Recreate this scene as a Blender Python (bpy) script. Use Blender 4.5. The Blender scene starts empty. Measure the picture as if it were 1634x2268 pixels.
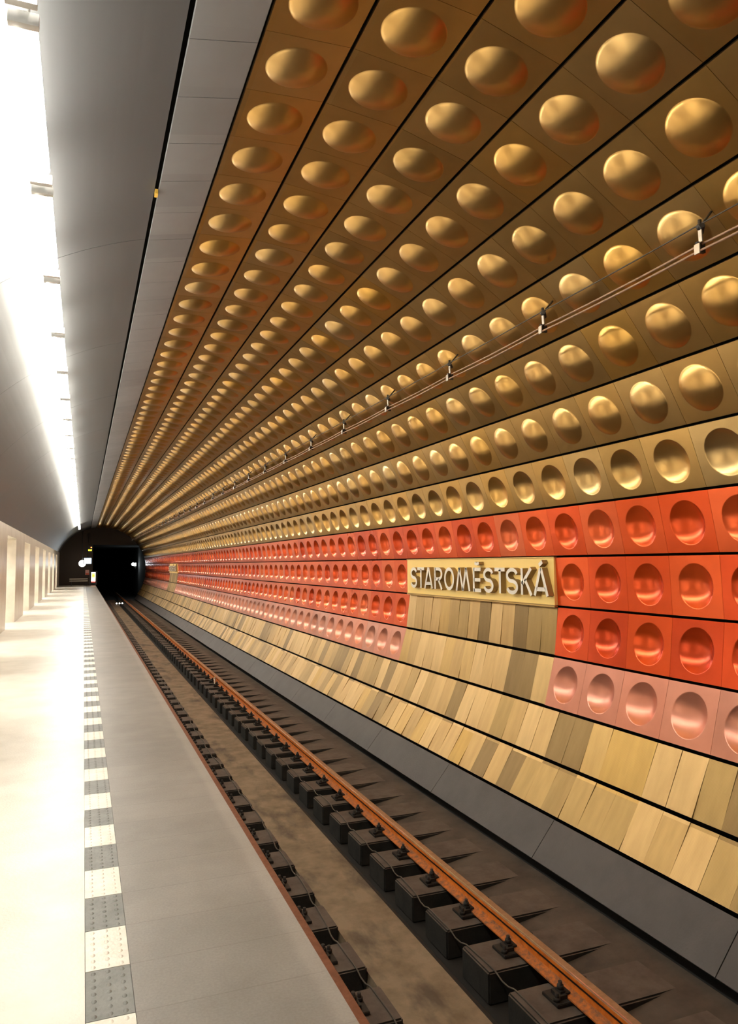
import bpy, bmesh, math, random
from mathutils import Matrix, Vector
random.seed(7)
S = bpy.context.scene
C = S.collection
R_ = math.radians

# ------------------------------------------------------------------ helpers
class MB:
    """collects shapes that become ONE mesh object"""
    def __init__(s): s.v = []; s.f = []; s.m = []; s.sm = []
    def add(s, vs, fs, mi=0, smooth=False):
        o = len(s.v); s.v += [tuple(v) for v in vs]
        for f in fs:
            s.f.append(tuple(i + o for i in f)); s.m.append(mi); s.sm.append(smooth)
    def box(s, x0, x1, y0, y1, z0, z1, mi=0):
        vs = [(x, y, z) for x in (x0, x1) for y in (y0, y1) for z in (z0, z1)]
        s.add(vs, [(0, 1, 3, 2), (4, 6, 7, 5), (0, 4, 5, 1), (2, 3, 7, 6), (0, 2, 6, 4), (1, 5, 7, 3)], mi)
    def prism_y(s, prof, y0, y1, mi=0, smooth=False, caps=True):
        """profile of (x, z) points, counter-clockwise seen from -Y, swept from y0 to y1"""
        n = len(prof)
        vs = [(x, y0, z) for x, z in prof] + [(x, y1, z) for x, z in prof]
        s.add(vs, [(i, (i + 1) % n, n + (i + 1) % n, n + i) for i in range(n)], mi, smooth)
        if caps: s.add(vs, [tuple(range(n - 1, -1, -1)), tuple(range(n, 2 * n))], mi)
    def prism_z(s, prof, z0, z1, mi=0):
        n = len(prof)
        vs = [(x, y, z0) for x, y in prof] + [(x, y, z1) for x, y in prof]
        s.add(vs, [(i, (i + 1) % n, n + (i + 1) % n, n + i) for i in range(n)] + [tuple(range(n - 1, -1, -1)), tuple(range(n, 2 * n))], mi)
    def cyl(s, a, b, r, n=12, mi=0, r2=None):
        a = Vector(a); b = Vector(b); d = (b - a).normalized(); r2 = r if r2 is None else r2
        u = d.orthogonal().normalized(); w = d.cross(u)
        ring = [(math.cos(2 * math.pi * i / n), math.sin(2 * math.pi * i / n)) for i in range(n)]
        vs = [a + (u * c + w * t) * r for c, t in ring] + [b + (u * c + w * t) * r2 for c, t in ring]
        s.add(vs, [(i, (i + 1) % n, n + (i + 1) % n, n + i) for i in range(n)], mi, True)
        s.add(vs, [tuple(range(n - 1, -1, -1)), tuple(range(n, 2 * n))], mi)
    def arc(s, cx, cz, r, t0, t1, y0, y1, th, n=24, mi=0):
        """shell of a vault from angle t0 to t1 (degrees), thickness th outward"""
        prof = []
        for i in range(n + 1):
            t = R_(t0 + (t1 - t0) * i / n); prof.append((cx + r * math.cos(t), cz + r * math.sin(t)))
        for i in range(n, -1, -1):
            t = R_(t0 + (t1 - t0) * i / n); prof.append((cx + (r + th) * math.cos(t), cz + (r + th) * math.sin(t)))
        m = len(prof)
        vs = [(x, y0, z) for x, z in prof] + [(x, y1, z) for x, z in prof]
        s.add(vs, [(i, (i + 1) % m, m + (i + 1) % m, m + i) for i in range(m)], mi)
        h = n + 1
        for o in (0, m):
            s.add(vs, [(o + i, o + i + 1, o + m - 2 - i, o + m - 1 - i) for i in range(n)], mi)
    def sphere(s, c, r, mi=0, n=12, k=8):
        vs = []; fs = []
        for i in range(k + 1):
            p = math.pi * i / k
            for j in range(n):
                q = 2 * math.pi * j / n
                vs.append((c[0] + r * math.sin(p) * math.cos(q), c[1] + r * math.sin(p) * math.sin(q), c[2] + r * math.cos(p)))
        for i in range(k):
            for j in range(n): fs.append((i * n + j, (i + 1) * n + j, (i + 1) * n + (j + 1) % n, i * n + (j + 1) % n))
        s.add(vs, fs, mi, True)
    def mesh(s, name, mats):
        me = bpy.data.meshes.new(name); me.from_pydata(s.v, [], s.f)
        me.polygons.foreach_set('material_index', s.m); me.polygons.foreach_set('use_smooth', s.sm)
        for m in (mats if isinstance(mats, (list, tuple)) else [mats]): me.materials.append(m)
        bm = bmesh.new(); bm.from_mesh(me); bmesh.ops.remove_doubles(bm, verts=bm.verts, dist=1e-5)
        bmesh.ops.recalc_face_normals(bm, faces=bm.faces); bm.to_mesh(me); bm.free()
        me.update(); return me
    def build(s, name, mats, parent=None, bevel=0):
        me = s.mesh(name, mats)
        if bevel:
            bm = bmesh.new(); bm.from_mesh(me)
            bmesh.ops.bevel(bm, geom=[e for e in bm.edges if len(e.link_faces) == 2 and e.calc_face_angle(0) > .6], offset=bevel, segments=2, affect='EDGES')
            bm.to_mesh(me); bm.free()
        return obj(name, me, parent)

def obj(name, data, parent=None, mw=None):
    o = bpy.data.objects.new(name, data); C.objects.link(o)
    if parent: o.parent = parent
    if mw is not None: o.matrix_world = mw
    return o
def empty(name, loc=(0, 0, 0)):
    o = obj(name, None); o.location = loc; o.empty_display_size = .1; return o
def tag(o, label, cat, group=None, kind=None):
    o['label'] = label; o['category'] = cat
    if group: o['group'] = group
    if kind: o['kind'] = kind
    return o
def struct(o, label=None):
    o['kind'] = 'structure'
    if label: o['label'] = label
    return o
def copy_tree(o, parent=None):
    c = o.copy(); C.objects.link(c); c.parent = parent
    for ch in list(o.children): copy_tree(ch, c)
    return c
def tube(name, pts, r, m, parent=None, res=3):
    cu = bpy.data.curves.new(name, 'CURVE'); cu.dimensions = '3D'; cu.bevel_depth = r; cu.bevel_resolution = res; cu.use_fill_caps = True
    sp = cu.splines.new('POLY'); sp.points.add(len(pts) - 1)
    for p, q in zip(sp.points, pts): p.co = (*q, 1)
    cu.materials.append(m); o = bpy.data.objects.new(name, cu)
    me = bpy.data.meshes.new_from_object(o); bpy.data.objects.remove(o); me.name = name
    for p in me.polygons: p.use_smooth = True
    return obj(name, me, parent)

# ------------------------------------------------------------------ materials
def nt(m): return m.node_tree.nodes, m.node_tree.links
def mat(name, col, rough=.5, metal=0.0, emis=None, strength=0, spec=.5):
    m = bpy.data.materials.new(name); m.use_nodes = True
    b = m.node_tree.nodes['Principled BSDF']
    b.inputs['Base Color'].default_value = (*col, 1); b.inputs['Roughness'].default_value = rough; b.inputs['Metallic'].default_value = metal
    b.inputs['Specular IOR Level'].default_value = spec
    if emis: b.inputs['Emission Color'].default_value = (*emis, 1); b.inputs['Emission Strength'].default_value = strength
    return m
def node(m, t, **k):
    n = m.node_tree.nodes.new(t)
    for a, b in k.items(): setattr(n, a, b)
    return n
def math_n(m, op, a, b=None):
    n = node(m, 'ShaderNodeMath', operation=op)
    for i, x in enumerate((a, b)):
        if x is None: continue
        if isinstance(x, (int, float)): n.inputs[i].default_value = x
        else: m.node_tree.links.new(x, n.inputs[i])
    return n.outputs[0]
def ramp(m, fac, stops):
    n = node(m, 'ShaderNodeValToRGB'); e = n.color_ramp.elements
    e[0].position, e[0].color = stops[0][0], (*stops[0][1], 1); e[1].position, e[1].color = stops[-1][0], (*stops[-1][1], 1)
    for p, c in stops[1:-1]:
        x = e.new(p); x.color = (*c, 1)
    m.node_tree.links.new(fac, n.inputs[0]); return n.outputs[0]
def noise(m, scale, detail=3, vec=None, rough=.5):
    n = node(m, 'ShaderNodeTexNoise'); n.inputs['Scale'].default_value = scale; n.inputs['Detail'].default_value = detail; n.inputs['Roughness'].default_value = rough
    if vec is not None: m.node_tree.links.new(vec, n.inputs['Vector'])
    return n.outputs['Fac']
def position(m): return node(m, 'ShaderNodeNewGeometry').outputs['Position']
def stretch(m, v, s):
    n = node(m, 'ShaderNodeVectorMath', operation='MULTIPLY'); n.inputs[1].default_value = s; m.node_tree.links.new(v, n.inputs[0]); return n.outputs[0]
def mix(m, fac, a, b, mode='MIX'):
    n = node(m, 'ShaderNodeMix', data_type='RGBA', blend_type=mode)
    for s, x in ((n.inputs[0], fac), (n.inputs[6], a), (n.inputs[7], b)):
        if isinstance(x, (int, float)): s.default_value = x
        elif isinstance(x, tuple): s.default_value = (*x, 1)
        else: m.node_tree.links.new(x, s)
    return n.outputs[2]
def bump(m, h, strength, dist=.01):
    n = node(m, 'ShaderNodeBump'); n.inputs['Strength'].default_value = strength; n.inputs['Distance'].default_value = dist
    m.node_tree.links.new(h, n.inputs['Height']); m.node_tree.links.new(n.outputs[0], m.node_tree.nodes['Principled BSDF'].inputs['Normal'])
def setc(m, sock, name='Base Color'): m.node_tree.links.new(sock, m.node_tree.nodes['Principled BSDF'].inputs[name])

# ------------------------------------------------------------------ measured geometry (metres, platform floor = 0)
CX, CZ, RV = 1.40882, 1.29204, 3.53789           # vault circle
PITCH, Y0 = .57, 6.6118                          # panel pitch along the tunnel, centre of the first column right of the sign
YEND, YBEG = 65.3, -1.6
TH = dict(B0=104.73, B1=97.73, B2=88.69, B3=79.43, B4=70.11, B5=60.82, B6=51.67, B7=42.64, B8=33.58, B9=24.63, B10=15.75,
          B11=6.81, B12=-2.21, B13=-11.12, B14=-20.05, B15=-28.51, B16=-36.34, B17=-43.39)
def vp(t, r=RV): return (CX + r * math.cos(R_(t)), CZ + r * math.sin(R_(t)))
COLS = range(-14, 103)
def cy_(j): return Y0 + PITCH * j
SIGN_COLS = set(range(1, 8)); FAR_COLS = set(range(63, 70))

# panel cell noise: one tone per panel, from its place on the wall
def cell_noise(m, step, y_off):
    p = position(m); sx = node(m, 'ShaderNodeSeparateXYZ'); m.node_tree.links.new(p, sx.inputs[0])
    col = math_n(m, 'FLOOR', math_n(m, 'DIVIDE', math_n(m, 'SUBTRACT', sx.outputs[1], y_off), step))
    a = math_n(m, 'ARCTAN2', math_n(m, 'SUBTRACT', sx.outputs[2], CZ), math_n(m, 'SUBTRACT', sx.outputs[0], CX))
    row = math_n(m, 'FLOOR', math_n(m, 'DIVIDE', math_n(m, 'SUBTRACT', a, R_(-2.21)), R_(9.02)))
    cb = node(m, 'ShaderNodeCombineXYZ'); m.node_tree.links.new(col, cb.inputs[0]); m.node_tree.links.new(row, cb.inputs[1])
    w = node(m, 'ShaderNodeTexWhiteNoise', noise_dimensions='3D'); m.node_tree.links.new(cb.outputs[0], w.inputs['Vector'])
    return w.outputs['Value'], w.outputs['Color'], p, sx

def metal_panel(name, stops, rough, metal, step=PITCH, y_off=Y0 - PITCH / 2, grain=.25, st=(1, 1, 1)):
    m = mat(name, (1, 1, 1), rough, metal)
    val, colr, p, sx = cell_noise(m, step, y_off)
    c = ramp(m, val, stops)
    g = noise(m, 5, 4, stretch(m, p, st))                                     # faint smudges in the anodised skin
    c = mix(m, grain, c, mix(m, 1.0, c, ramp(m, g, [(.3, (.62, .60, .56)), (.7, (1, 1, 1))]), 'MULTIPLY'))
    setc(m, c)
    return m
G = metal_panel('gold_anodised', [(0, (.56, .37, .135)), (.3, (.66, .42, .15)), (.6, (.70, .43, .13)), (.85, (.64, .45, .20)), (1, (.74, .44, .11))], .29, .95)
RED = metal_panel('red_anodised', [(0, (0.6336, 0.05952, 0.0096)), (.4, (0.768, 0.08832, 0.01248)), (.75, (0.8064, 0.1152, 0.02112)), (1, (0.768, 0.1632, 0.0576))], .23, .6)
PINK = metal_panel('pink_anodised', [(0, (0.5952, 0.2592, 0.1824)), (.5, (0.7104, 0.2976, 0.2112)), (.8, (0.768, 0.288, 0.1824)), (1, (0.5952, 0.3168, 0.2496))], .33, .65)
STRIP = metal_panel('gold_strip', [(0, (0.258, 0.172, 0.0731)), (.3, (0.43, 0.2924, 0.1161)), (.55, (0.5504, 0.3698, 0.1548)), (.8, (0.6708, 0.473, 0.2236)), (1, (0.5332, 0.344, 0.1032))], .45, .8, step=PITCH / 2, grain=.38, st=(.5, 2.6, .5))
def ribs(m):
    t = node(m, 'ShaderNodeTexCoord'); sx = node(m, 'ShaderNodeSeparateXYZ'); m.node_tree.links.new(t.outputs['Object'], sx.inputs[0])
    bump(m, math_n(m, 'SINE', math_n(m, 'MULTIPLY', sx.outputs[1], 2 * math.pi / .009)), .22, .0012)
ribs(STRIP)
GREY = metal_panel('pale_metal', [(0, (0.255, 0.2652, 0.2788)), (1, (0.306, 0.3162, 0.3298))], .42, .4, grain=.15)
SMOOTH = mat('smooth_ceiling_metal', (0.1275, 0.1343, 0.1403), .45, .5)
BACK = mat('black_backing', (.008, .007, .006), .9)
BOARD = mat('sign_board_gold', (.95, .69, .235), .5, .0)
TRIMG = mat('sign_trim_gold', (.62, .43, .17), .4, .7)
WHITE = mat('letter_white', (.84, .80, .72), .5)
LSIDE = mat('letter_side_board_tint', (.34, .23, .09), .5, .3)  # brown side colour lightened to hold the board's golden reflection
BLACK = mat('black_plastic', (.015, .015, .016), .4)
STEEL = mat('galvanised_steel', (.52, .50, .47), .35, .8)
CABLE = mat('pinkish_cable_sheath', (.36, .22, .15), .5)
WIRE = mat('dark_wire', (.07, .055, .04), .6)
RUBBER = mat('black_insulator', (.018, .017, .018), .5)

def concrete(name, lo, hi, sc=3.0, rough=.85, extra=None):
    m = mat(name, hi, rough); p = position(m)
    f = noise(m, sc, 6, p, .62)
    c = ramp(m, f, [(.33, lo), (.62, hi)])
    if extra: c = extra(m, p, c)
    setc(m, c); bump(m, noise(m, 60, 3, p), .25, .006); return m
def oil(m, p, c):
    f = noise(m, 1.6, 5, stretch(m, p, (1.6, .7, 1)), .6)
    return mix(m, ramp(m, f, [(.52, (0, 0, 0)), (.66, (.8, .8, .8))]), c, (.06, .045, .032))
SLAB = concrete('track_slab_concrete', (0.144, 0.1044, 0.0612), (0.2448, 0.1872, 0.1224), 4, extra=oil)
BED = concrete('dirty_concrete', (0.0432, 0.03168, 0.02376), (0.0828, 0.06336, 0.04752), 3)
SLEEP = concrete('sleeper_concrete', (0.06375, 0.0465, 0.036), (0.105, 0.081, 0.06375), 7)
BLKSIDE = concrete('dark_block_side', (0.012, 0.01125, 0.00825), (0.0255, 0.0225, 0.018), 7)  # darker tone for the block sides than for the tops
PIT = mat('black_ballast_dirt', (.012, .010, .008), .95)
PLINTH = concrete('grey_plinth', (0.04712, 0.04028, 0.038), (0.0646, 0.05548, 0.05244), 2.5, .55)
MARBLE = concrete('pale_stone', (.62, .57, .49), (.74, .69, .60), 2, .3)
FLOORL = concrete('cream_stone_floor', (.72, .68, .60), (.84, .80, .72), 2, .35)

def ramp_s(m, v, a, b):
    n = node(m, 'ShaderNodeMapRange', interpolation_type='SMOOTHSTEP'); n.inputs[1].default_value = a; n.inputs[2].default_value = b
    m.node_tree.links.new(v, n.inputs[0]); return n.outputs[0]
def platform_mat():
    m = mat('platform_concrete', (.3, .3, .3), .42); p = position(m)
    sx = node(m, 'ShaderNodeSeparateXYZ'); m.node_tree.links.new(p, sx.inputs[0])
    c = ramp(m, noise(m, 2.2, 6, p, .6), [(.3, (.23, .216, .20)), (.7, (.305, .288, .268))])
    spec = noise(m, 90, 2, p); c = mix(m, .35, c, mix(m, 1.0, c, ramp(m, spec, [(.35, (.72, .72, .72)), (.65, (1.1, 1.1, 1.1))]), 'MULTIPLY'))
    fr = math_n(m, 'FRACT', math_n(m, 'DIVIDE', math_n(m, 'SUBTRACT', sx.outputs[1], 3.654), .3525))
    j = math_n(m, 'LESS_THAN', fr, .018)
    wn = node(m, 'ShaderNodeTexWhiteNoise', noise_dimensions='1D')
    m.node_tree.links.new(math_n(m, 'FLOOR', math_n(m, 'DIVIDE', math_n(m, 'SUBTRACT', sx.outputs[1], 3.654), .705)), wn.inputs['W'])
    c = mix(m, .22, c, mix(m, 1.0, c, ramp(m, wn.outputs['Value'], [(0, (.75, .76, .78)), (1, (1.1, 1.08, 1.05))]), 'MULTIPLY'))
    c = mix(m, math_n(m, 'MULTIPLY', j, .35), c, (.12, .11, .10))
    wob = math_n(m, 'ADD', sx.outputs[0], math_n(m, 'MULTIPLY', noise(m, 3, 3, p), .05))
    c = mix(m, math_n(m, 'MULTIPLY', ramp_s(m, wob, .88, .935), .16), c, (.62, .57, .52))   # paler worn edge band
    setc(m, c); bump(m, spec, .12, .004); return m
PLAT = platform_mat()
TW = concrete('white_tile', (.80, .76, .67), (.90, .87, .79), 9, .35)
TG = concrete('grey_tile', (.17, .18, .173), (.24, .25, .243), 9, .5)
def rust(name, a, b, sc=14):
    m = mat(name, a, .75, .15); p = position(m)
    setc(m, ramp(m, noise(m, sc, 6, p, .7), [(.36, a), (.6, b)])); bump(m, noise(m, 70, 3, p), .3, .004); return m
RUST = rust('orange_rust', (.52, .12, .008), (.72, .19, .012))
RUSTF = rust('rail_foot_rust', (0.171, 0.0855, 0.04275), (0.551, 0.152, 0.019), 20)
RUSTB = rust('brown_rust', (0.1785, 0.06375, 0.0272), (0.2295, 0.08925, 0.0425))
HEADS = rust('rail_top_brown', (.25, .13, .06), (.34, .18, .09))
SHINE = mat('worn_rail_steel', (.62, .60, .56), .25, .9)
IRON = mat('dirty_iron', (.022, .018, .015), .7, .2)
TUBE = mat('lamp_tube', (1, 1, 1), .5, 0, (1.0, .93, .80), 26)
LAMPB = mat('lamp_housing', (.7, .7, .68), .4)

# ------------------------------------------------------------------ camera
cam = bpy.data.cameras.new('camera'); co = bpy.data.objects.new('camera', cam); C.objects.link(co)
r, u, f = Vector((.932, -.363, -.007)), Vector((-.019, -.068, .998)), Vector((.362, .929, .07))
f.normalize(); r = (r - f * r.dot(f)).normalized(); u = r.cross(f)
co.matrix_world = Matrix(((r.x, u.x, -f.x, 0), (r.y, u.y, -f.y, 0), (r.z, u.z, -f.z, 1.65), (0, 0, 0, 1)))
cam.sensor_fit = 'HORIZONTAL'; cam.sensor_width = 36; cam.lens = 1620 / 1634 * 36; cam.clip_start = .05; cam.clip_end = 300
S.camera = co
def project(P):
    d = Vector(P) - Vector((0, 0, 1.65)); z = d.dot(f)
    if z < .2: return None
    return 817 + 1620 * d.dot(r) / z, 1134 - 1620 * d.dot(u) / z

# ------------------------------------------------------------------ cladding panels
def rect_pt(a, w, h):
    c, s = math.cos(a), math.sin(a); k = min(w / 2 / max(abs(c), 1e-9), h / 2 / max(abs(s), 1e-9)); return c * k, s * k
def panel_meshes(w, h, rad, depth, n, rings):
    """sheet with a round hole plus its flanges, and the pressed dome (depth > 0 bulges towards the room)"""
    ca = math.atan2(h, w)
    an = sorted([2 * math.pi * i / n for i in range(n)] + [ca, math.pi - ca, math.pi + ca, 2 * math.pi - ca])
    an = [a for i, a in enumerate(an) if i == 0 or a - an[i - 1] > 1e-6]; k = len(an)
    inner = [(rad * math.cos(a), rad * math.sin(a), 0) for a in an]; outer = [(*rect_pt(a, w, h), 0) for a in an]
    fl = [(x, y, -.03) for x, y, z in outer]
    vs = inner + outer + fl
    fs = [(i, k + i, k + (i + 1) % k, (i + 1) % k) for i in range(k)] + [(k + i, 2 * k + i, 2 * k + (i + 1) % k, k + (i + 1) % k) for i in range(k)]
    sheet = (vs, fs)
    sg = 1 if depth > 0 else -1; d = abs(depth)
    prof = [(rad, 0), (rad - .006, .0012), (rad - .011, .005)]
    a1 = rad - .011; hh = d - .005; RR = (a1 * a1 + hh * hh) / (2 * hh); al = math.asin(min(1, a1 / RR))
    if hh > a1: al = math.pi - al
    for i in range(1, rings + 1):
        t = al * (1 - i / rings); prof.append((RR * math.sin(t), .005 + hh - RR * (1 - math.cos(t))))
    dv = []; df = []
    for rr, z in prof[:-1]: dv += [(rr * math.cos(a), rr * math.sin(a), sg * z) for a in an]
    dv.append((0, 0, sg * d)); q = len(prof) - 1
    for i in range(q - 1): df += [(i * k + j, i * k + (j + 1) % k, (i + 1) * k + (j + 1) % k, (i + 1) * k + j) for j in range(k)]
    df += [((q - 1) * k + j, (q - 1) * k + (j + 1) % k, len(dv) - 1) for j in range(k)]
    return sheet, (dv, df)
def frame_of(ta, tb, y, inset=0.0):
    """local axes: x = along the wall to the right, y = up the wall, z = out of the wall"""
    a, b = Vector((vp(ta)[0], 0, vp(ta)[1])), Vector((vp(tb)[0], 0, vp(tb)[1]))
    v = (a - b).normalized(); xx = Vector((0, -1, 0)); n = xx.cross(v); c = (a + b) / 2 + n * inset
    return Matrix(((xx.x, v.x, n.x, c.x), (xx.y, v.y, n.y, y), (xx.z, v.z, n.z, c.z), (0, 0, 0, 1))), (a - b).length
def pix_area(M, w, h):
    P = [project(M @ Vector((sx * w / 2, sy * h / 2, 0))) for sx, sy in ((-1, -1), (1, -1), (1, 1), (-1, 1))]
    if any(p is None for p in P): return 0
    if not any(0 < p[0] < 1634 and 0 < p[1] < 2268 for p in P): return 0
    return abs(sum(P[i][0] * P[(i + 1) % 4][1] - P[(i + 1) % 4][0] * P[i][1] for i in range(4))) / 2
def ordn(n): return '%d%s' % (n, 'th' if 10 <= n % 100 <= 20 else {1: 'st', 2: 'nd', 3: 'rd'}.get(n % 10, 'th'))
def col_words(j):
    if j <= 0: return ordn(1 - j) + ' column right of the sign'
    if j <= 7: return ordn(8 - j) + ' of seven columns over the sign'
    return ordn(j - 7) + ' column left of the sign'

DOME, DIMPLE, RAD, GAP = .053, .060, .200, .024
ROWS = []       # name, kind, material, top angle, bottom angle, depth, words
gw = ['eighth', 'seventh', 'sixth', 'fifth', 'fourth', 'third', 'second']
for i in range(1, 9):
    w_ = ['ninth'] + gw
    ROWS.append(('gold_dome_panel', G, TH['B%d' % i], TH['B%d' % (i + 1)], DOME, 'gold bulging dome panel, %s row above the red' % w_[i - 1]))
ROWS.append(('gold_dimple_panel', G, TH['B9'], TH['B10'], -DIMPLE, 'gold panel with hollow dimple, just above the red'))
ROWS.append(('red_dimple_panel', RED, TH['B10'], TH['B11'], -DIMPLE, 'orange-red dimpled panel, top red row'))
ROWS.append(('red_dimple_panel', RED, TH['B11'], TH['B12'], -DIMPLE, 'orange-red dimpled panel, middle red row'))
ROWS.append(('red_dimple_panel', RED, TH['B12'], TH['B13'], -DIMPLE, 'orange-red dimpled panel, bottom red row'))
ROWS.append(('pink_dimple_panel', PINK, TH['B13'], TH['B14'], -DIMPLE, 'pale pink dimpled panel below the red rows'))
GROUP = dict(gold_dome_panel='gold dome panels on the vault', gold_dimple_panel='gold dimple panels above the red rows',
             red_dimple_panel='orange-red dimple panels on the wall', pink_dimple_panel='pink dimple panels on the wall')
CATG = dict(gold_dome_panel='dome panel', gold_dimple_panel='gold dimple panel', red_dimple_panel='red dimple panel', pink_dimple_panel='pink dimple panel')
cells = {}
for ri, (nm, m, ta, tb, dp, words) in enumerate(ROWS):
    for j in COLS:
        if ri >= 10 and (j in SIGN_COLS or j in FAR_COLS): continue
        M, h = frame_of(ta, tb, cy_(j))
        cells.setdefault(nm, []).append((pix_area(M, PITCH, h), ri, j, M, h))
cache = {}
for nm, lst in cells.items():
    lst.sort(key=lambda t: -t[0])
    rest = MB(); mt = ROWS[lst[0][1]][1]
    for idx, (ar, ri, j, M, h) in enumerate(lst):
        dp = ROWS[ri][4]
        if idx < 300 and ar > 0:
            if ri not in cache:
                sh, dm = panel_meshes(PITCH - .003, h - GAP, RAD, dp, 56, 12)
                a = MB(); a.add(*sh); b = MB(); b.add(*dm, smooth=True)
                cache[ri] = (a.mesh('panel_sheet', mt), b.mesh('panel_dome', mt))
            o = obj(nm, cache[ri][0], None, M)
            tag(o, ROWS[ri][5] + ', ' + col_words(j), CATG[nm], GROUP[nm])
            obj('dome' if dp > 0 else 'dimple', cache[ri][1], o)
        else:
            key = ('low', ri)
            if key not in cache: cache[key] = panel_meshes(PITCH - .003, h - GAP, RAD, dp, 28, 6)
            for k, (vs, fs) in enumerate(cache[key]): rest.add([M @ Vector(v) for v in vs], fs, 0, k == 1)
    if rest.v:
        o = rest.build(nm, mt)
        tag(o, 'remaining ' + GROUP[nm] + ' far down the tunnel and out of view', CATG[nm], None, 'stuff')

# flat strips (two full rows, and two short rows under each sign)
SW = PITCH / 2
def strip_mesh(h):
    b = MB(); w = SW - .0022; hh = h - .034; b.box(-w / 2, w / 2, -hh / 2, hh / 2, -.02, 0)
    return b
strips = []
for row, (ta, tb) in enumerate(((TH['B14'], TH['B15']), (TH['B15'], TH['B16']))):
    for s in range(len(COLS) * 2):
        y = cy_(COLS[0]) - PITCH / 4 + SW * s
        M, h = frame_of(ta, tb, y); i = s - 2 * (1 - COLS[0])          # i = 0 at the sign's right end
        if i < 0: wd = ordn(-i) + ' strip right of the sign'
        elif i < 14: wd = ordn(14 - i) + ' of fourteen strips below the sign'
        else: wd = ordn(i - 13) + ' strip left of the sign'
        strips.append((pix_area(M, SW, h), M, h, ('upper', 'lower')[row] + ' full strip row, ' + wd))
for which, cols in (('station', SIGN_COLS), ('far', FAR_COLS)):
    for row, (ta, tb) in enumerate(((TH['B12'], TH['B13']), (TH['B13'], TH['B14']))):
        for q in range(14):
            y = cy_(min(cols)) - PITCH / 4 + SW * q; M, h = frame_of(ta, tb, y)
            strips.append((pix_area(M, SW, h), M, h, ('first', 'second')[row] + ' row under the ' + which + ' sign, ' + ordn(14 - q) + ' from its left'))
strips.sort(key=lambda t: -t[0]); rest = MB(); smc = {}
for idx, (ar, M, h, wd) in enumerate(strips):
    M = M @ Matrix.Rotation(R_(random.uniform(-1.0, 1.0)), 4, 'Y') @ Matrix.Rotation(R_(random.uniform(-1.3, 1.3)), 4, 'X')
    if idx < 300 and ar > 0:
        k = round(h, 3)
        if k not in smc: smc[k] = strip_mesh(h).mesh('strip', STRIP)
        o = obj('cladding_strip', smc[k], None, M)
        tag(o, 'narrow flat gold strip, ' + wd, 'cladding strip', 'flat gold strips on the lower wall')
    else:
        b = strip_mesh(h)
        rest.v += [tuple(M @ Vector(v)) for v in b.v]; o_ = len(rest.v) - len(b.v)
        rest.f += [tuple(i + o_ for i in fc) for fc in b.f]; rest.m += b.m; rest.sm += b.sm
tag(rest.build('cladding_strip', STRIP), 'remaining flat gold strips far down the tunnel and out of view', 'cladding strip', None, 'stuff')

# ------------------------------------------------------------------ setting
b = MB(); b.arc(CX, CZ, RV + .19, TH['B17'] - 3, 104.4, YBEG, YEND, .1, 48)
struct(b.build('wall_right', BACK))
b = MB()
def flat_quad(b, ta, tb, y0, y1, inset=0, th=.02):
    M, h = frame_of(ta, tb, 0, inset); L = y1 - y0; M = Matrix.Translation((0, (y0 + y1) / 2, 0)) @ M
    t = MB(); t.box(-L / 2, L / 2, -(h - .02) / 2, (h - .02) / 2, -th, 0)
    o = len(b.v); b.v += [tuple(M @ Vector(v)) for v in t.v]; b.f += [tuple(i + o for i in fc) for fc in t.f]; b.m += t.m; b.sm += t.sm
for q in range(len(COLS)):
    y = 4.735 + .57 * (q - 11)
    if y > YEND - .6: break
    flat_quad(b, TH['B0'], TH['B1'], y + .003, y + .567)
struct(b.build('trim_1', GREY), 'flat pale metal strip panels at the crown of the vault')
# smooth ceiling over the platform, a step lower than the vault
b = MB(); y = YBEG
edges = [YBEG] + [7.05 + 3.42 * k for k in range(-2, 18)]
edges = [e for e in edges if YBEG <= e < YEND] + [YEND]
for y0, y1 in zip(edges, edges[1:]):
    b.arc(CX, CZ, RV + .028, TH['B0'] + .27, 158.5, y0 + .004, y1 - .004, .03, 28)
b.arc(CX, CZ, RV + .10, TH['B0'] - .2, 160, YBEG, YEND, .1, 24, 1)
struct(b.build('ceiling', [SMOOTH, BACK]))
# plinth under the strips, with open joints, standing off the track bed
b = MB(); pts = [6.058 + 2.15 * k for k in range(-4, 28)]
for y0, y1 in zip(pts, pts[1:]): flat_quad(b, TH['B16'] - .1, TH['B17'], y0 + .004, min(y1, YEND) - .004, .012, .05)
struct(b.build('baseboard_right', PLINTH))

# platform
b = MB(); b.box(.212, .955, YBEG, 65.6, -.16, 0)
struct(b.build('floor', PLAT))
b = MB(); b.box(-1.95, .036, YBEG, 65.6, -.16, .001)
struct(b.build('floor', FLOORL))
b = MB(); b.box(.03, .70, YBEG, 65.6, -1.6, -.16); struct(b.build('trim_2', BED), 'concrete platform wall under the edge')
# tactile guiding strip
b = MB(); TL = .3525; y = 3.654 - TL * 15; k = 1
while y < 65.2:
    g = k % 2; b.box(.038, .210, y + .002, y + TL - .002, -.05, .002, g)
    if y < 22 and y > 2:
        for xx in (.068, .124, .178):
            nb = 7
            for q in range(nb):
                yy = y + TL * (q + .5) / nb; hb = .008; rb = .010
                vs = [(xx + rb * math.cos(a * math.pi / 4), yy + rb * 1.5 * math.sin(a * math.pi / 4), .002) for a in range(8)] + [(xx, yy, .002 + hb)]
                b.add(vs, [(a, (a + 1) % 8, 8) for a in range(8)], g, True)
    y += TL; k += 1
tag(b.build('tactile_strip', [TG, TW]), 'tactile guiding strip of alternating white and grey tiles along the platform', 'tactile strip')

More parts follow.
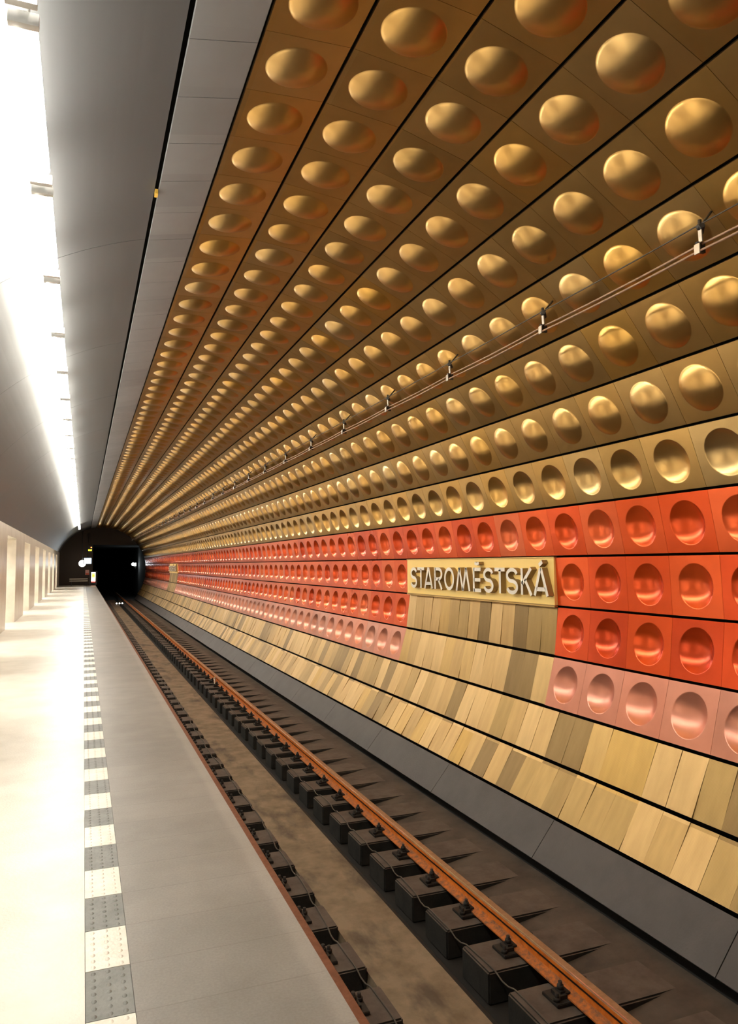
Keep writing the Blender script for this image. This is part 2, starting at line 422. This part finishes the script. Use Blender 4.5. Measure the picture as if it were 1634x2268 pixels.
# track bed
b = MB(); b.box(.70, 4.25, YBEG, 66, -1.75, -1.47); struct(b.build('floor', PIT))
b = MB(); b.prism_y([(1.93, -1.47), (2.55, -1.47), (2.50, -1.30), (1.97, -1.30)], YBEG, 66); struct(b.build('floor', SLAB))
b = MB(); b.prism_y([(2.50, -1.47), (2.62, -1.47), (2.60, -1.38), (2.515, -1.30), (2.50, -1.30)], YBEG, 66); struct(b.build('trim_3', PIT))
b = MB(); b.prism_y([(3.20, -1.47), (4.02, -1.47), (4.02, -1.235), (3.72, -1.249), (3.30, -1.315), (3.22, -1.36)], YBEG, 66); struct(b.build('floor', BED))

# ------------------------------------------------------------------ rails and sleepers
RAILZ = -1.07
def rail_prof(h=.15):
    z0 = RAILZ - h
    return [(-.065, z0), (.065, z0), (.065, z0 + .010), (.016, z0 + .026), (.009, z0 + .04), (.009, RAILZ - .045), (.035, RAILZ - .034),
            (.036, RAILZ - .008), (.028, RAILZ), (-.028, RAILZ), (-.036, RAILZ - .008), (-.035, RAILZ - .034), (-.009, RAILZ - .045), (-.009, z0 + .04), (-.016, z0 + .026), (-.065, z0 + .010)]
def make_rail(x, label, body, foot, head, shiny):
    e = empty('rail', (x, YBEG, RAILZ - .15)); tag(e, label, 'rail', 'running rails of the track')
    P = rail_prof(); y0, y1 = YBEG, 80
    def strip(name, ids, m):
        b = MB(); n = len(ids)
        pts = [P[i] for i in ids]
        b.prism_y(pts, 0, y1 - y0); b.v = [(vx, vy, vz - RAILZ + .15) for vx, vy, vz in b.v]
        return b.build(name, m, e)
    strip('web', [4, 5, 12, 13], body)
    b = MB(); b.box(-.0105, .0105, 0, y1 - y0, .080, .112); b.build('shaded_web_top', IRON, e)  # shadow of the head on the web, built as a dark strip
    strip('foot', [0, 1, 2, 3, 4, 13, 14, 15], foot)
    h = strip('head', [5, 6, 7, 8, 9, 10, 11, 12], head); h.data.materials.append(body)
    for p in h.data.polygons:
        if p.normal.z < .35: p.material_index = 1
    if shiny:
        b = MB(); b.box(-.033, -.021, 0, y1 - y0, .15, .1512); o = b.build('running_band', SHINE, e); o['label'] = 'bright worn steel line'
    return e
make_rail(1.600, 'brown rusty rail beside the platform edge', RUSTB, RUSTB, RUSTB, False)
make_rail(3.090, 'orange rusty rail near the wall with a bright worn line', RUST, RUSTF, HEADS, True)
# sides of the right rail head are orange: paint through a thin rust fillet under the head
SP = .6425; BLK = .40; ZT = -1.245
def sleeper(x0, x1, xr, label):
    e = empty('sleeper', (xr, 0, ZT)); tag(e, label, 'sleeper', 'sleeper blocks under the rails')
    b = MB(); b.box(x0 - xr, x1 - xr, -BLK / 2, BLK / 2, -.225, 0); o = b.build('block', [SLEEP, BLKSIDE], e, .012)
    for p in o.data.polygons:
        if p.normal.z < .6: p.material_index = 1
    b = MB(); b.box(-.17, .17, -.09, .09, 0, .024); b.build('base_plate', IRON, e, .004)
    for sg in (-1, 1):
        b = MB(); b.box(sg * .068, sg * .125, -.05, .05, .024, .05); b.box(sg * .034, sg * .070, -.04, .04, .044, .056); b.box(sg * .085 - .02, sg * .085 + .02, -.03, .03, .05, .066)
        b.cyl((sg * .085, 0, .05), (sg * .085, 0, .115), .014, 8); b.cyl((sg * .085, 0, .066), (sg * .085, 0, .092), .024, 6); b.build('rail_clip', IRON, e)
        b = MB(); b.cyl((sg * .145, .045 * sg, .024), (sg * .145, .045 * sg, .075), .013, 8); b.cyl((sg * .145, .045 * sg, .024), (sg * .145, .045 * sg, .048), .024, 6); b.build('screw', IRON, e)
    return e
def plain_sleeper_mesh(x0, x1, xr):
    b = MB(); b.box(x0 - xr, x1 - xr, -BLK / 2, BLK / 2, -.225, 0)
    for sg in (-1, 1):
        b.box(sg * .085 - .035, sg * .085 + .035, -.05, .05, 0, .09, 1)
    me = b.mesh('sleeper', [SLEEP, IRON, BLKSIDE])
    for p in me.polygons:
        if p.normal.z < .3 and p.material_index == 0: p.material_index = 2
    return me
def ninth(n): return ordn(n)
for side, x0, x1, xr, yref in (('left', 1.20, 1.955, 1.60, 6.60), ('right', 2.72, 3.86, 3.09, 6.20)):
    proto = None; plain = plain_sleeper_mesh(x0, x1, xr); n = 0
    k0 = -int((yref - (2.4 if side == 'left' else 3.2)) / SP)
    for k in range(k0, 95):
        y = yref + SP * k
        if y > 65: break
        n += 1
        lab = 'concrete sleeper block under the %s, %s from the near end' % ('platform-side brown rail' if side == 'left' else 'orange rail by the wall', ordn(n))
        if n <= 34:
            if proto is None: o = proto = sleeper(x0, x1, xr, lab)
            else: o = copy_tree(proto)
        else:
            o = obj('sleeper', plain); o['category'] = 'sleeper'; o['group'] = 'sleeper blocks under the rails'
        o.location = (xr, y, ZT); o['label'] = lab
def sag_line(x, zt, yref, y1, amp=.03, wig=.025):
    pts = []; y = 1.5
    while y < y1:
        ph = (y - yref) / SP; fr = ph - math.floor(ph)
        pts.append((x + wig * math.sin(y * .9) + .012 * math.sin(y * 3.1), y, zt - amp * max(0, math.sin(math.pi * max(0, min(1, (fr - .3) / .4)))) ** 1.0))
        y += SP / 8 if y < 25 else SP / 2
    return pts
tag(tube('track_cable', sag_line(1.90, ZT + .008, 6.60, 62), .006, WIRE), 'thin wire lying across the sleepers beside the platform-side rail', 'cable', 'thin wires on the sleepers')
tag(tube('track_cable', sag_line(2.785, ZT + .008, 6.20, 62), .006, WIRE), 'thin wire lying across the sleepers left of the orange rail', 'cable', 'thin wires on the sleepers')
e = empty('rail_bond', (3.03, 18.1, -1.11)); tag(e, 'small pale bond clamp on the side of the orange rail', 'rail clamp')
b = MB(); b.box(-.03, .0, -.06, .06, -.05, .035); b.build('clamp', STEEL, e, .006)
b = MB(); b.cyl((-.035, -.05, .0), (-.05, -.16, -.09), .010, 8); b.cyl((-.05, -.16, -.09), (-.06, -.22, -.13), .010, 8); b.build('lead', WHITE, e)
e = empty('edge_tag', (.500, 6.06, 4.715)); tag(e, 'tiny yellow tag in the dark gap beside the pale crown strip', 'tag')
b = MB(); b.box(-.012, .012, -.035, .035, -.03, .01); b.build('tag', mat('yellow_tag', (.62, .38, .05), .6), e)
# ------------------------------------------------------------------ station signs
def ribbon(b, pts, hw, d, closed=False):
    n = len(pts); L = []; Rr = []
    for i in range(n):
        a = Vector(pts[i - 1] if (i > 0 or closed) else pts[i]); p = Vector(pts[i]); c = Vector(pts[(i + 1) % n] if (i < n - 1 or closed) else pts[i])
        d1 = (p - a).normalized() if (p - a).length > 1e-9 else None; d2 = (c - p).normalized() if (c - p).length > 1e-9 else None
        if d1 is None: d1 = d2
        if d2 is None: d2 = d1
        n1 = Vector((-d1.y, d1.x)); n2 = Vector((-d2.y, d2.x)); m = (n1 + n2); m = m.normalized() if m.length > 1e-6 else n1
        k = hw / max(.35, m.dot(n1)); L.append(p + m * k); Rr.append(p - m * k)
    seg = n if closed else n - 1
    vs = [(q.x, q.y, d) for q in L] + [(q.x, q.y, d) for q in Rr] + [(q.x, q.y, 0) for q in L] + [(q.x, q.y, 0) for q in Rr]
    for i in range(seg):
        j = (i + 1) % n
        b.add(vs, [(i, n + i, n + j, j)], 0)
        b.add(vs, [(i, j, 2 * n + j, 2 * n + i), (n + i, 3 * n + i, 3 * n + j, n + j)], 1)
    if not closed:
        b.add(vs, [(0, 2 * n, 3 * n, n), (n - 1, 2 * n - 1, 4 * n - 1, 3 * n - 1)], 1)
def ell(cx, cy, rx, ry, a0, a1, n=18): return [(cx + rx * math.cos(R_(a0 + (a1 - a0) * i / n)), cy + ry * math.sin(R_(a0 + (a1 - a0) * i / n))) for i in range(n + 1)]
def glyph(ch, w, h, hw, d):
    b = MB(); x0, x1 = hw, w - hw; y0, y1 = hw * .8, h - hw * .8; g = lambda p, c=False: ribbon(b, p, hw, d, c)
    if ch == 'S':
        ry = (y1 - y0) / 4; rx = (x1 - x0) / 2
        g(ell(w / 2, y1 - ry, rx, ry, 15, 270) + ell(w / 2, y0 + ry, rx, ry, 90, -165)[1:])
    elif ch == 'T': g([(0, y1), (w, y1)]); g([(w * .52, y1), (w * .52, 0)])
    elif ch in 'AÁ':
        g([(hw * .9, 0), (w / 2 - hw * .35, h)]); g([(w - hw * .9, 0), (w / 2 + hw * .35, h)]); g([(w * .2, h * .24), (w * .8, h * .24)])
        if ch == 'Á': g([(w * .40, h + .034), (w * .62, h + .076)])
    elif ch == 'R':
        ym = h * .47; g([(x0, 0), (x0, h)]); g([(x0, y1)] + [(p[0], p[1]) for p in ell(w * .46, (y1 + ym) / 2, x1 - w * .46 - .004, (y1 - ym) / 2, 90, -90)] + [(x0, ym)]); g([(w * .46, ym), (w - hw * 1.1, 0)])
    elif ch == 'O': g(ell(w / 2, h / 2, (x1 - x0) / 2, h / 2 - hw * .8, 0, 360, 40)[:-1], True)
    elif ch == 'M':
        q = hw * .85; g([(q, 0), (w * .26, h)]); g([(w * .26, h), (w * .5, 0)]); g([(w * .5, 0), (w * .73, h)]); g([(w * .73, h), (w - q, 0)])
    elif ch in 'EĚ':
        g([(x0, 0), (x0, h)]); g([(x0, y1), (w, y1)]); g([(x0, h * .5), (w * .94, h * .5)]); g([(x0, y0), (w, y0)])
        if ch == 'Ě': ribbon(b, [(w * .24, h + .062), (w * .5, h + .052), (w * .78, h + .062)], hw * .8, d)
    elif ch == 'K': g([(x0, 0), (x0, h)]); g([(w - hw * 1.2, h), (x0, h * .40)]); g([(w * .36, h * .58), (w - hw * 1.1, 0)])
    return b
LET = [('S', 10.597, .237), ('T', 10.343, .244), ('A', 10.099, .29), ('R', 9.755, .266), ('O', 9.437, .301), ('M', 9.087, .406), ('Ě', 8.605, .211),
       ('S', 8.329, .248), ('T', 8.051, .24), ('S', 7.782, .265), ('K', 7.458, .243), ('Á', 7.196, .291)]
def station_sign(ystart, label):
    xw = 4.915; zc = 1.434; e = empty('station_sign', (xw, ystart + 3.5 * PITCH, zc)); tag(e, label, 'station sign', 'station name signs')
    L = 7 * PITCH
    def put(b, name, mats, dx=0, y=0, z=0):
        # sign axes: x to the right along the wall, y up, z out of the wall
        b.v = [(-vz + dx, -(vx) + y, vy + z) for vx, vy, vz in b.v]; return b.build(name, mats, e)
    b = MB(); b.box(-L / 2 + .002, L / 2 - .002, -.268, .268, -.03, .012); put(b, 'board', BOARD)
    for z0, z1 in ((.262, .276), (-.268, -.262), (-.288, -.272)):
        b = MB(); b.box(-L / 2, L / 2 + .01, z0, z1, -.02, .022); put(b, 'trim', TRIMG)
    for ch, yl, w in LET:
        b = glyph(ch, w, .312, .0225, .075); put(b, 'letter', [WHITE, LSIDE], -.012, (yl - 6.8968) - L / 2, 1.268 - zc)
    return e
station_sign(6.8968, 'gold station name board with raised white letters between the red panels')
station_sign(cy_(63) - PITCH / 2, 'distant narrow-looking gold name board far down the red wall')

# ------------------------------------------------------------------ wall wires and brackets
BX, BZ = 3.66, 3.80
brk_y = [5.22 + 1.735 * k for k in range(-3, 34)]
def wire_pts(dx, dz, amp):
    pts = []
    for a, c in zip(brk_y, brk_y[1:]):
        for i in range(6):
            t = i / 6; pts.append((BX + dx, a + (c - a) * t, BZ + dz - amp * 4 * t * (1 - t)))
    return pts
tag(tube('overhead_wire', wire_pts(0, .015, .004), .005, WIRE), 'thin dark wire running along the tops of the wall brackets', 'wire')
tag(tube('wall_cable', wire_pts(.02, -.108, .010), .0075, CABLE), 'upper of the two pinkish cables held by the wall brackets', 'cable', 'pinkish cables on the wall brackets')
tag(tube('wall_cable', wire_pts(-.02, -.166, .010), .0075, CABLE), 'lower of the two pinkish cables held by the wall brackets', 'cable', 'pinkish cables on the wall brackets')
def bracket():
    e = empty('cable_bracket', (BX, 0, BZ))
    b = MB(); b.sphere((0, 0, .0), .024, 0, 10, 6); b.cyl((0, 0, 0), (0, 0, .045), .012, 8); b.cyl((-.01, -.03, -.005), (.04, .03, -.02), .017, 8); b.build('insulator', RUBBER, e)
    b = MB(); b.cyl((0, 0, 0), (.105, 0, .12), .008, 8); b.build('arm', RUBBER, e)
    b = MB()
    for (z0, z1, x0, x1, w) in ((-.02, -.10, 0, .004, .014), (-.10, -.12, .004, -.03, .018), (-.12, -.185, -.03, -.03, .022)):
        vs = [(x0 - .004, -w, z0), (x0 - .004, w, z0), (x1 - .004, w, z1), (x1 - .004, -w, z1), (x0 + .004, -w, z0), (x0 + .004, w, z0), (x1 + .004, w, z1), (x1 + .004, -w, z1)]
        b.add(vs, [(0, 1, 2, 3), (7, 6, 5, 4), (0, 4, 5, 1), (3, 2, 6, 7), (0, 3, 7, 4), (1, 5, 6, 2)])
    b.build('strap', STEEL, e)
    b = MB(); b.box(-.02, .045, .004, .026, -.165, -.098); b.build('clamp', RUBBER, e)
    return e
proto = None; n = 0
for y in brk_y:
    if y > 63: break
    if y < 3: continue
    o = proto = bracket() if proto is None else proto
    o = proto if n == 0 else copy_tree(proto)
    n += 1; o.location = (BX, y, BZ)
    tag(o, 'small steel cable bracket on the vault, %s from the right end' % ordn(n), 'bracket', 'cable brackets along the vault')

# ------------------------------------------------------------------ left side of the platform: pylons and the lit hall behind
xl = -1.86
b = MB(); y = YBEG; openings = [(3.2 + 6.0 * k, 5.9 + 6.0 * k) for k in range(0, 10)]
for a, c in openings:
    b.box(xl - 1.1, xl, y, a, 0, 2.45); y = c
b.box(xl - 1.1, xl, y, 65.6, 0, 2.45); b.box(xl - 1.1, xl, YBEG, 65.6, 2.45, 2.75)
struct(b.build('wall_left', MARBLE))
b = MB(); b.box(-6.2, xl, YBEG, 65.6, -.16, 0); struct(b.build('floor', FLOORL))
b = MB(); b.box(-6.3, -6.2, YBEG, 65.6, 0, 3.4); struct(b.build('wall_back', MARBLE))
b = MB(); b.box(-6.3, xl - 1.0, YBEG, 65.6, 3.3, 3.4); b.box(xl - 1.1, xl - 1.0, YBEG, 65.6, 2.7, 3.3); struct(b.build('ceiling', MARBLE))
b = MB(); b.box(-6.3, 5.4, YBEG - .5, YBEG - .4, -1.75, 5); struct(b.build('wall_near', BED))
# far end wall with the tunnel mouth
ENDW = mat('brown_end_wall', (.045, .032, .022), .8)
b = MB(); ye = 65.6
b.box(-6.3, .72, ye, ye + .4, -1.75, 5.0); b.box(.72, 5.4, ye, ye + .4, 3.36, 5.2); b.box(4.93, 5.4, ye, ye + .4, -1.75, 3.36)
struct(b.build('wall_end', ENDW))
DARK = mat('black_tunnel_lining', (.006, .006, .006), .9)
b = MB(); b.box(.52, .72, ye + .4, 110, -1.75, 3.6); b.box(4.93, 5.1, ye + .4, 110, -1.75, 3.6); b.box(.5, 5.1, ye + .4, 110, 3.36, 3.6); b.box(.5, 5.1, 110, 110.2, -1.75, 3.6)
struct(b.build('wall_tunnel', DARK))
b = MB(); b.box(.5, 5.1, 66, 110, -1.75, -1.47); struct(b.build('floor', PIT))

# ------------------------------------------------------------------ lamps
def luminaire():
    e = empty('fluorescent_lamp', (-.30, 0, 4.12))
    b = MB(); b.prism_y([(-.028, .03), (-.016, -.012), (.016, -.012), (.028, .03)], -.76, .76); b.box(-.065, .065, -.76, -.72, -.03, .03); b.box(-.065, .065, .72, .76, -.03, .03); b.build('housing', LAMPB, e)
    for sx, sz in ((-.035, -.02), (.035, .045)):
        b = MB(); b.cyl((sx, -.70, sz), (sx, .70, sz), .018, 12); b.build('tube', TUBE, e)
    for yy in (-.5, .5):
        b = MB(); b.cyl((0, yy, .03), (0, yy, .30), .008, 6); b.build('hanger', STEEL, e)
    return e
LP = None
for k in range(0, 33):
    y = 1.0 + 1.62 * k
    if LP is None: LP = luminaire(); o = LP
    else: o = copy_tree(LP)
    o.location = (-.30, y, 4.12)
    tag(o, 'white fluorescent lamp hanging above the platform, %s from the near end' % ordn(k + 1), 'lamp', 'fluorescent lamps above the platform')
HALL = mat('hall_light_panel', (1, 1, 1), .5, 0, (1, .93, .82), 9)
hp = None
for k in range(11):
    if hp is None:
        hp = empty('ceiling_light', (-4.4, 4.55, 3.27)); b = MB(); b.box(-.5, .5, -1.2, 1.2, -.02, .03); b.build('frame', LAMPB, hp)
        b = MB(); b.box(-.46, .46, -1.16, 1.16, -.024, -.018); b.build('diffuser', HALL, hp); o = hp
    else: o = copy_tree(hp)
    o.location = (-4.4, 4.55 + 6 * k, 3.27)
    tag(o, 'white ceiling light panel in the hall behind the pylons, %s from the near end' % ordn(k + 1), 'light panel', 'hall ceiling lights')

# ------------------------------------------------------------------ things at the far end of the platform
def emit(name, col, st): return mat(name, (.02, .02, .02), .5, 0, col, st)
yM = 62.0
e = empty('platform_monitor', (.30, yM, 2.0)); tag(e, 'bluish lit monitor hanging at the far end of the platform', 'monitor')
b = MB(); b.box(-.31, .31, 0, .4, -.27, .27); b.build('housing', mat('monitor_casing', (.10, .16, .22), .5), e, .03)
b = MB(); b.box(-.25, .25, -.012, .001, -.21, .21); b.build('screen', emit('monitor_screen', (.72, .88, 1.0), 3.2), e)
b = MB(); b.cyl((0, .2, .27), (0, .2, 2.2), .03, 8); b.build('hanger', BLACK, e)
e = empty('departure_display', (.42, yM + 1, 2.95)); tag(e, 'black hanging display with red and yellow lit marks above the monitor', 'display')
b = MB(); b.box(-.26, .26, 0, .2, -.28, .28); b.build('housing', BLACK, e, .01)
b = MB(); b.box(.10, .17, -.01, .001, .10, .17); b.build('red_lamp', emit('red_lamp', (1, .12, .02), 5), e)
b = MB()
for k, x in enumerate((-.13, -.06, .01, .10)):
    vs = [(x, -.01, -.16), (x + .05, -.01, -.16), (x + .075, -.01, -.04), (x + .025, -.01, -.04)]; b.add(vs + [(p[0], .001, p[2]) for p in vs], [(0, 1, 2, 3), (4, 7, 6, 5), (0, 4, 5, 1), (1, 5, 6, 2), (2, 6, 7, 3), (3, 7, 4, 0)])
b.build('lit_digits', emit('yellow_digits', (1, .85, .02), 2.4), e)
b = MB(); b.cyl((0, .1, .28), (0, .1, 1.3), .03, 8); b.build('hanger', BLACK, e)
e = empty('poster_lightbox', (.76, 64.6, 0)); tag(e, 'black framed lightbox with a yellow and pink poster at the platform end', 'lightbox')
b = MB(); b.box(-.31, .31, 0, .22, .06, 1.16); b.box(-.25, -.17, .02, .2, 0, .06); b.box(.17, .25, .02, .2, 0, .06); b.build('frame', BLACK, e, .01)
b = MB(); b.box(-.15, .17, -.008, .001, .26, 1.08, 0); b.box(-.12, .14, -.012, -.007, .62, 1.0, 1); b.box(-.13, .15, -.012, -.007, .34, .56, 2); b.box(-.15, .17, -.012, -.007, .26, .33, 3)
b.sphere((.01, -.012, .80), .09, 4, 12, 8)
b.build('poster', [emit('poster_white', (1, .93, .75), .9), emit('poster_yellow', (1, .72, .12), .8), emit('poster_pink', (1, .45, .42), .75), emit('poster_red', (.75, .06, .04), .8), emit('poster_amber', (.9, .5, .03), .8)], e)
e = empty('wall_notice', (.30, 65.55, 1.06)); tag(e, 'small pink and red notice on the brown end wall', 'notice')
b = MB(); b.box(-.15, .15, -.03, .05, -.2, .2); b.build('panel', mat('notice_pink', (.75, .42, .34), .6), e)
b = MB(); b.box(-.13, .13, -.036, -.028, -.19, -.06); b.build('red_band', mat('notice_red', (.65, .10, .04), .6), e)
e = empty('round_sign', (-.10, 63.5, 1.80)); tag(e, 'round white lit disc beside the monitor at the platform end', 'sign')
b = MB(); b.cyl((0, 0, 0), (0, .1, 0), .27, 28); b.build('disc', emit('disc_white', (1, .95, .85), 2.2), e)
b = MB(); b.cyl((0, .05, .27), (0, .05, 2.6), .025, 8); b.build('hanger', BLACK, e)
e = empty('bench', (-.35, 64.7, 0)); tag(e, 'pale slatted bench against the end wall', 'bench')
for zz in (.34, .50):
    b = MB(); b.box(-.7, .7, 0, .10, zz, zz + .07); b.build('slat', mat('bench_slat', (.72, .64, .5), .4), e)
for xx in (-.6, .55):
    b = MB(); b.box(xx, xx + .06, .1, .4, 0, .57); b.build('leg', BLACK, e)
e = empty('track_light', (2.555, 58.0, -1.29)); tag(e, 'low bar with three small white lights between the rails', 'track light')
b = MB(); b.box(-.3, .3, 0, .12, 0, .14); b.build('bar', BLACK, e)
for xx in (-.2, 0, .2):
    b = MB(); b.sphere((xx, -.01, .09), .05, 0, 10, 6); b.build('lens', emit('track_lens', (1, .9, .8), 2.6), e)
e = empty('tunnel_lamp', (4.62, 74, 1.72)); tag(e, 'bright white lamp on the dark tunnel wall beyond the station', 'lamp')
b = MB(); b.box(-.10, .13, .05, .16, -.25, .14); b.cyl((.0, .1, -.5), (.1, .1, -.2), .03, 8); b.build('bracket', IRON, e)
b = MB(); b.sphere((-.17, -.02, 0), .15, 0, 12, 8); b.box(.02, .09, -.02, .05, -.16, .12); b.build('lens', emit('tunnel_lens', (.85, .97, 1), 9), e)

# ------------------------------------------------------------------ world and view
w = bpy.data.worlds.new('world'); S.world = w; w.use_nodes = True
w.node_tree.nodes['Background'].inputs[0].default_value = (0, 0, 0, 1)
S.view_settings.view_transform = 'Standard'; S.view_settings.look = 'None'; S.view_settings.gamma = 1; S.view_settings.use_curve_mapping = False
S.view_settings.exposure = 2.05
S.cycles.use_denoising = True
S.cycles.sample_clamp_indirect = 6
S.cycles.max_bounces = 6; S.cycles.diffuse_bounces = 3; S.cycles.glossy_bounces = 4
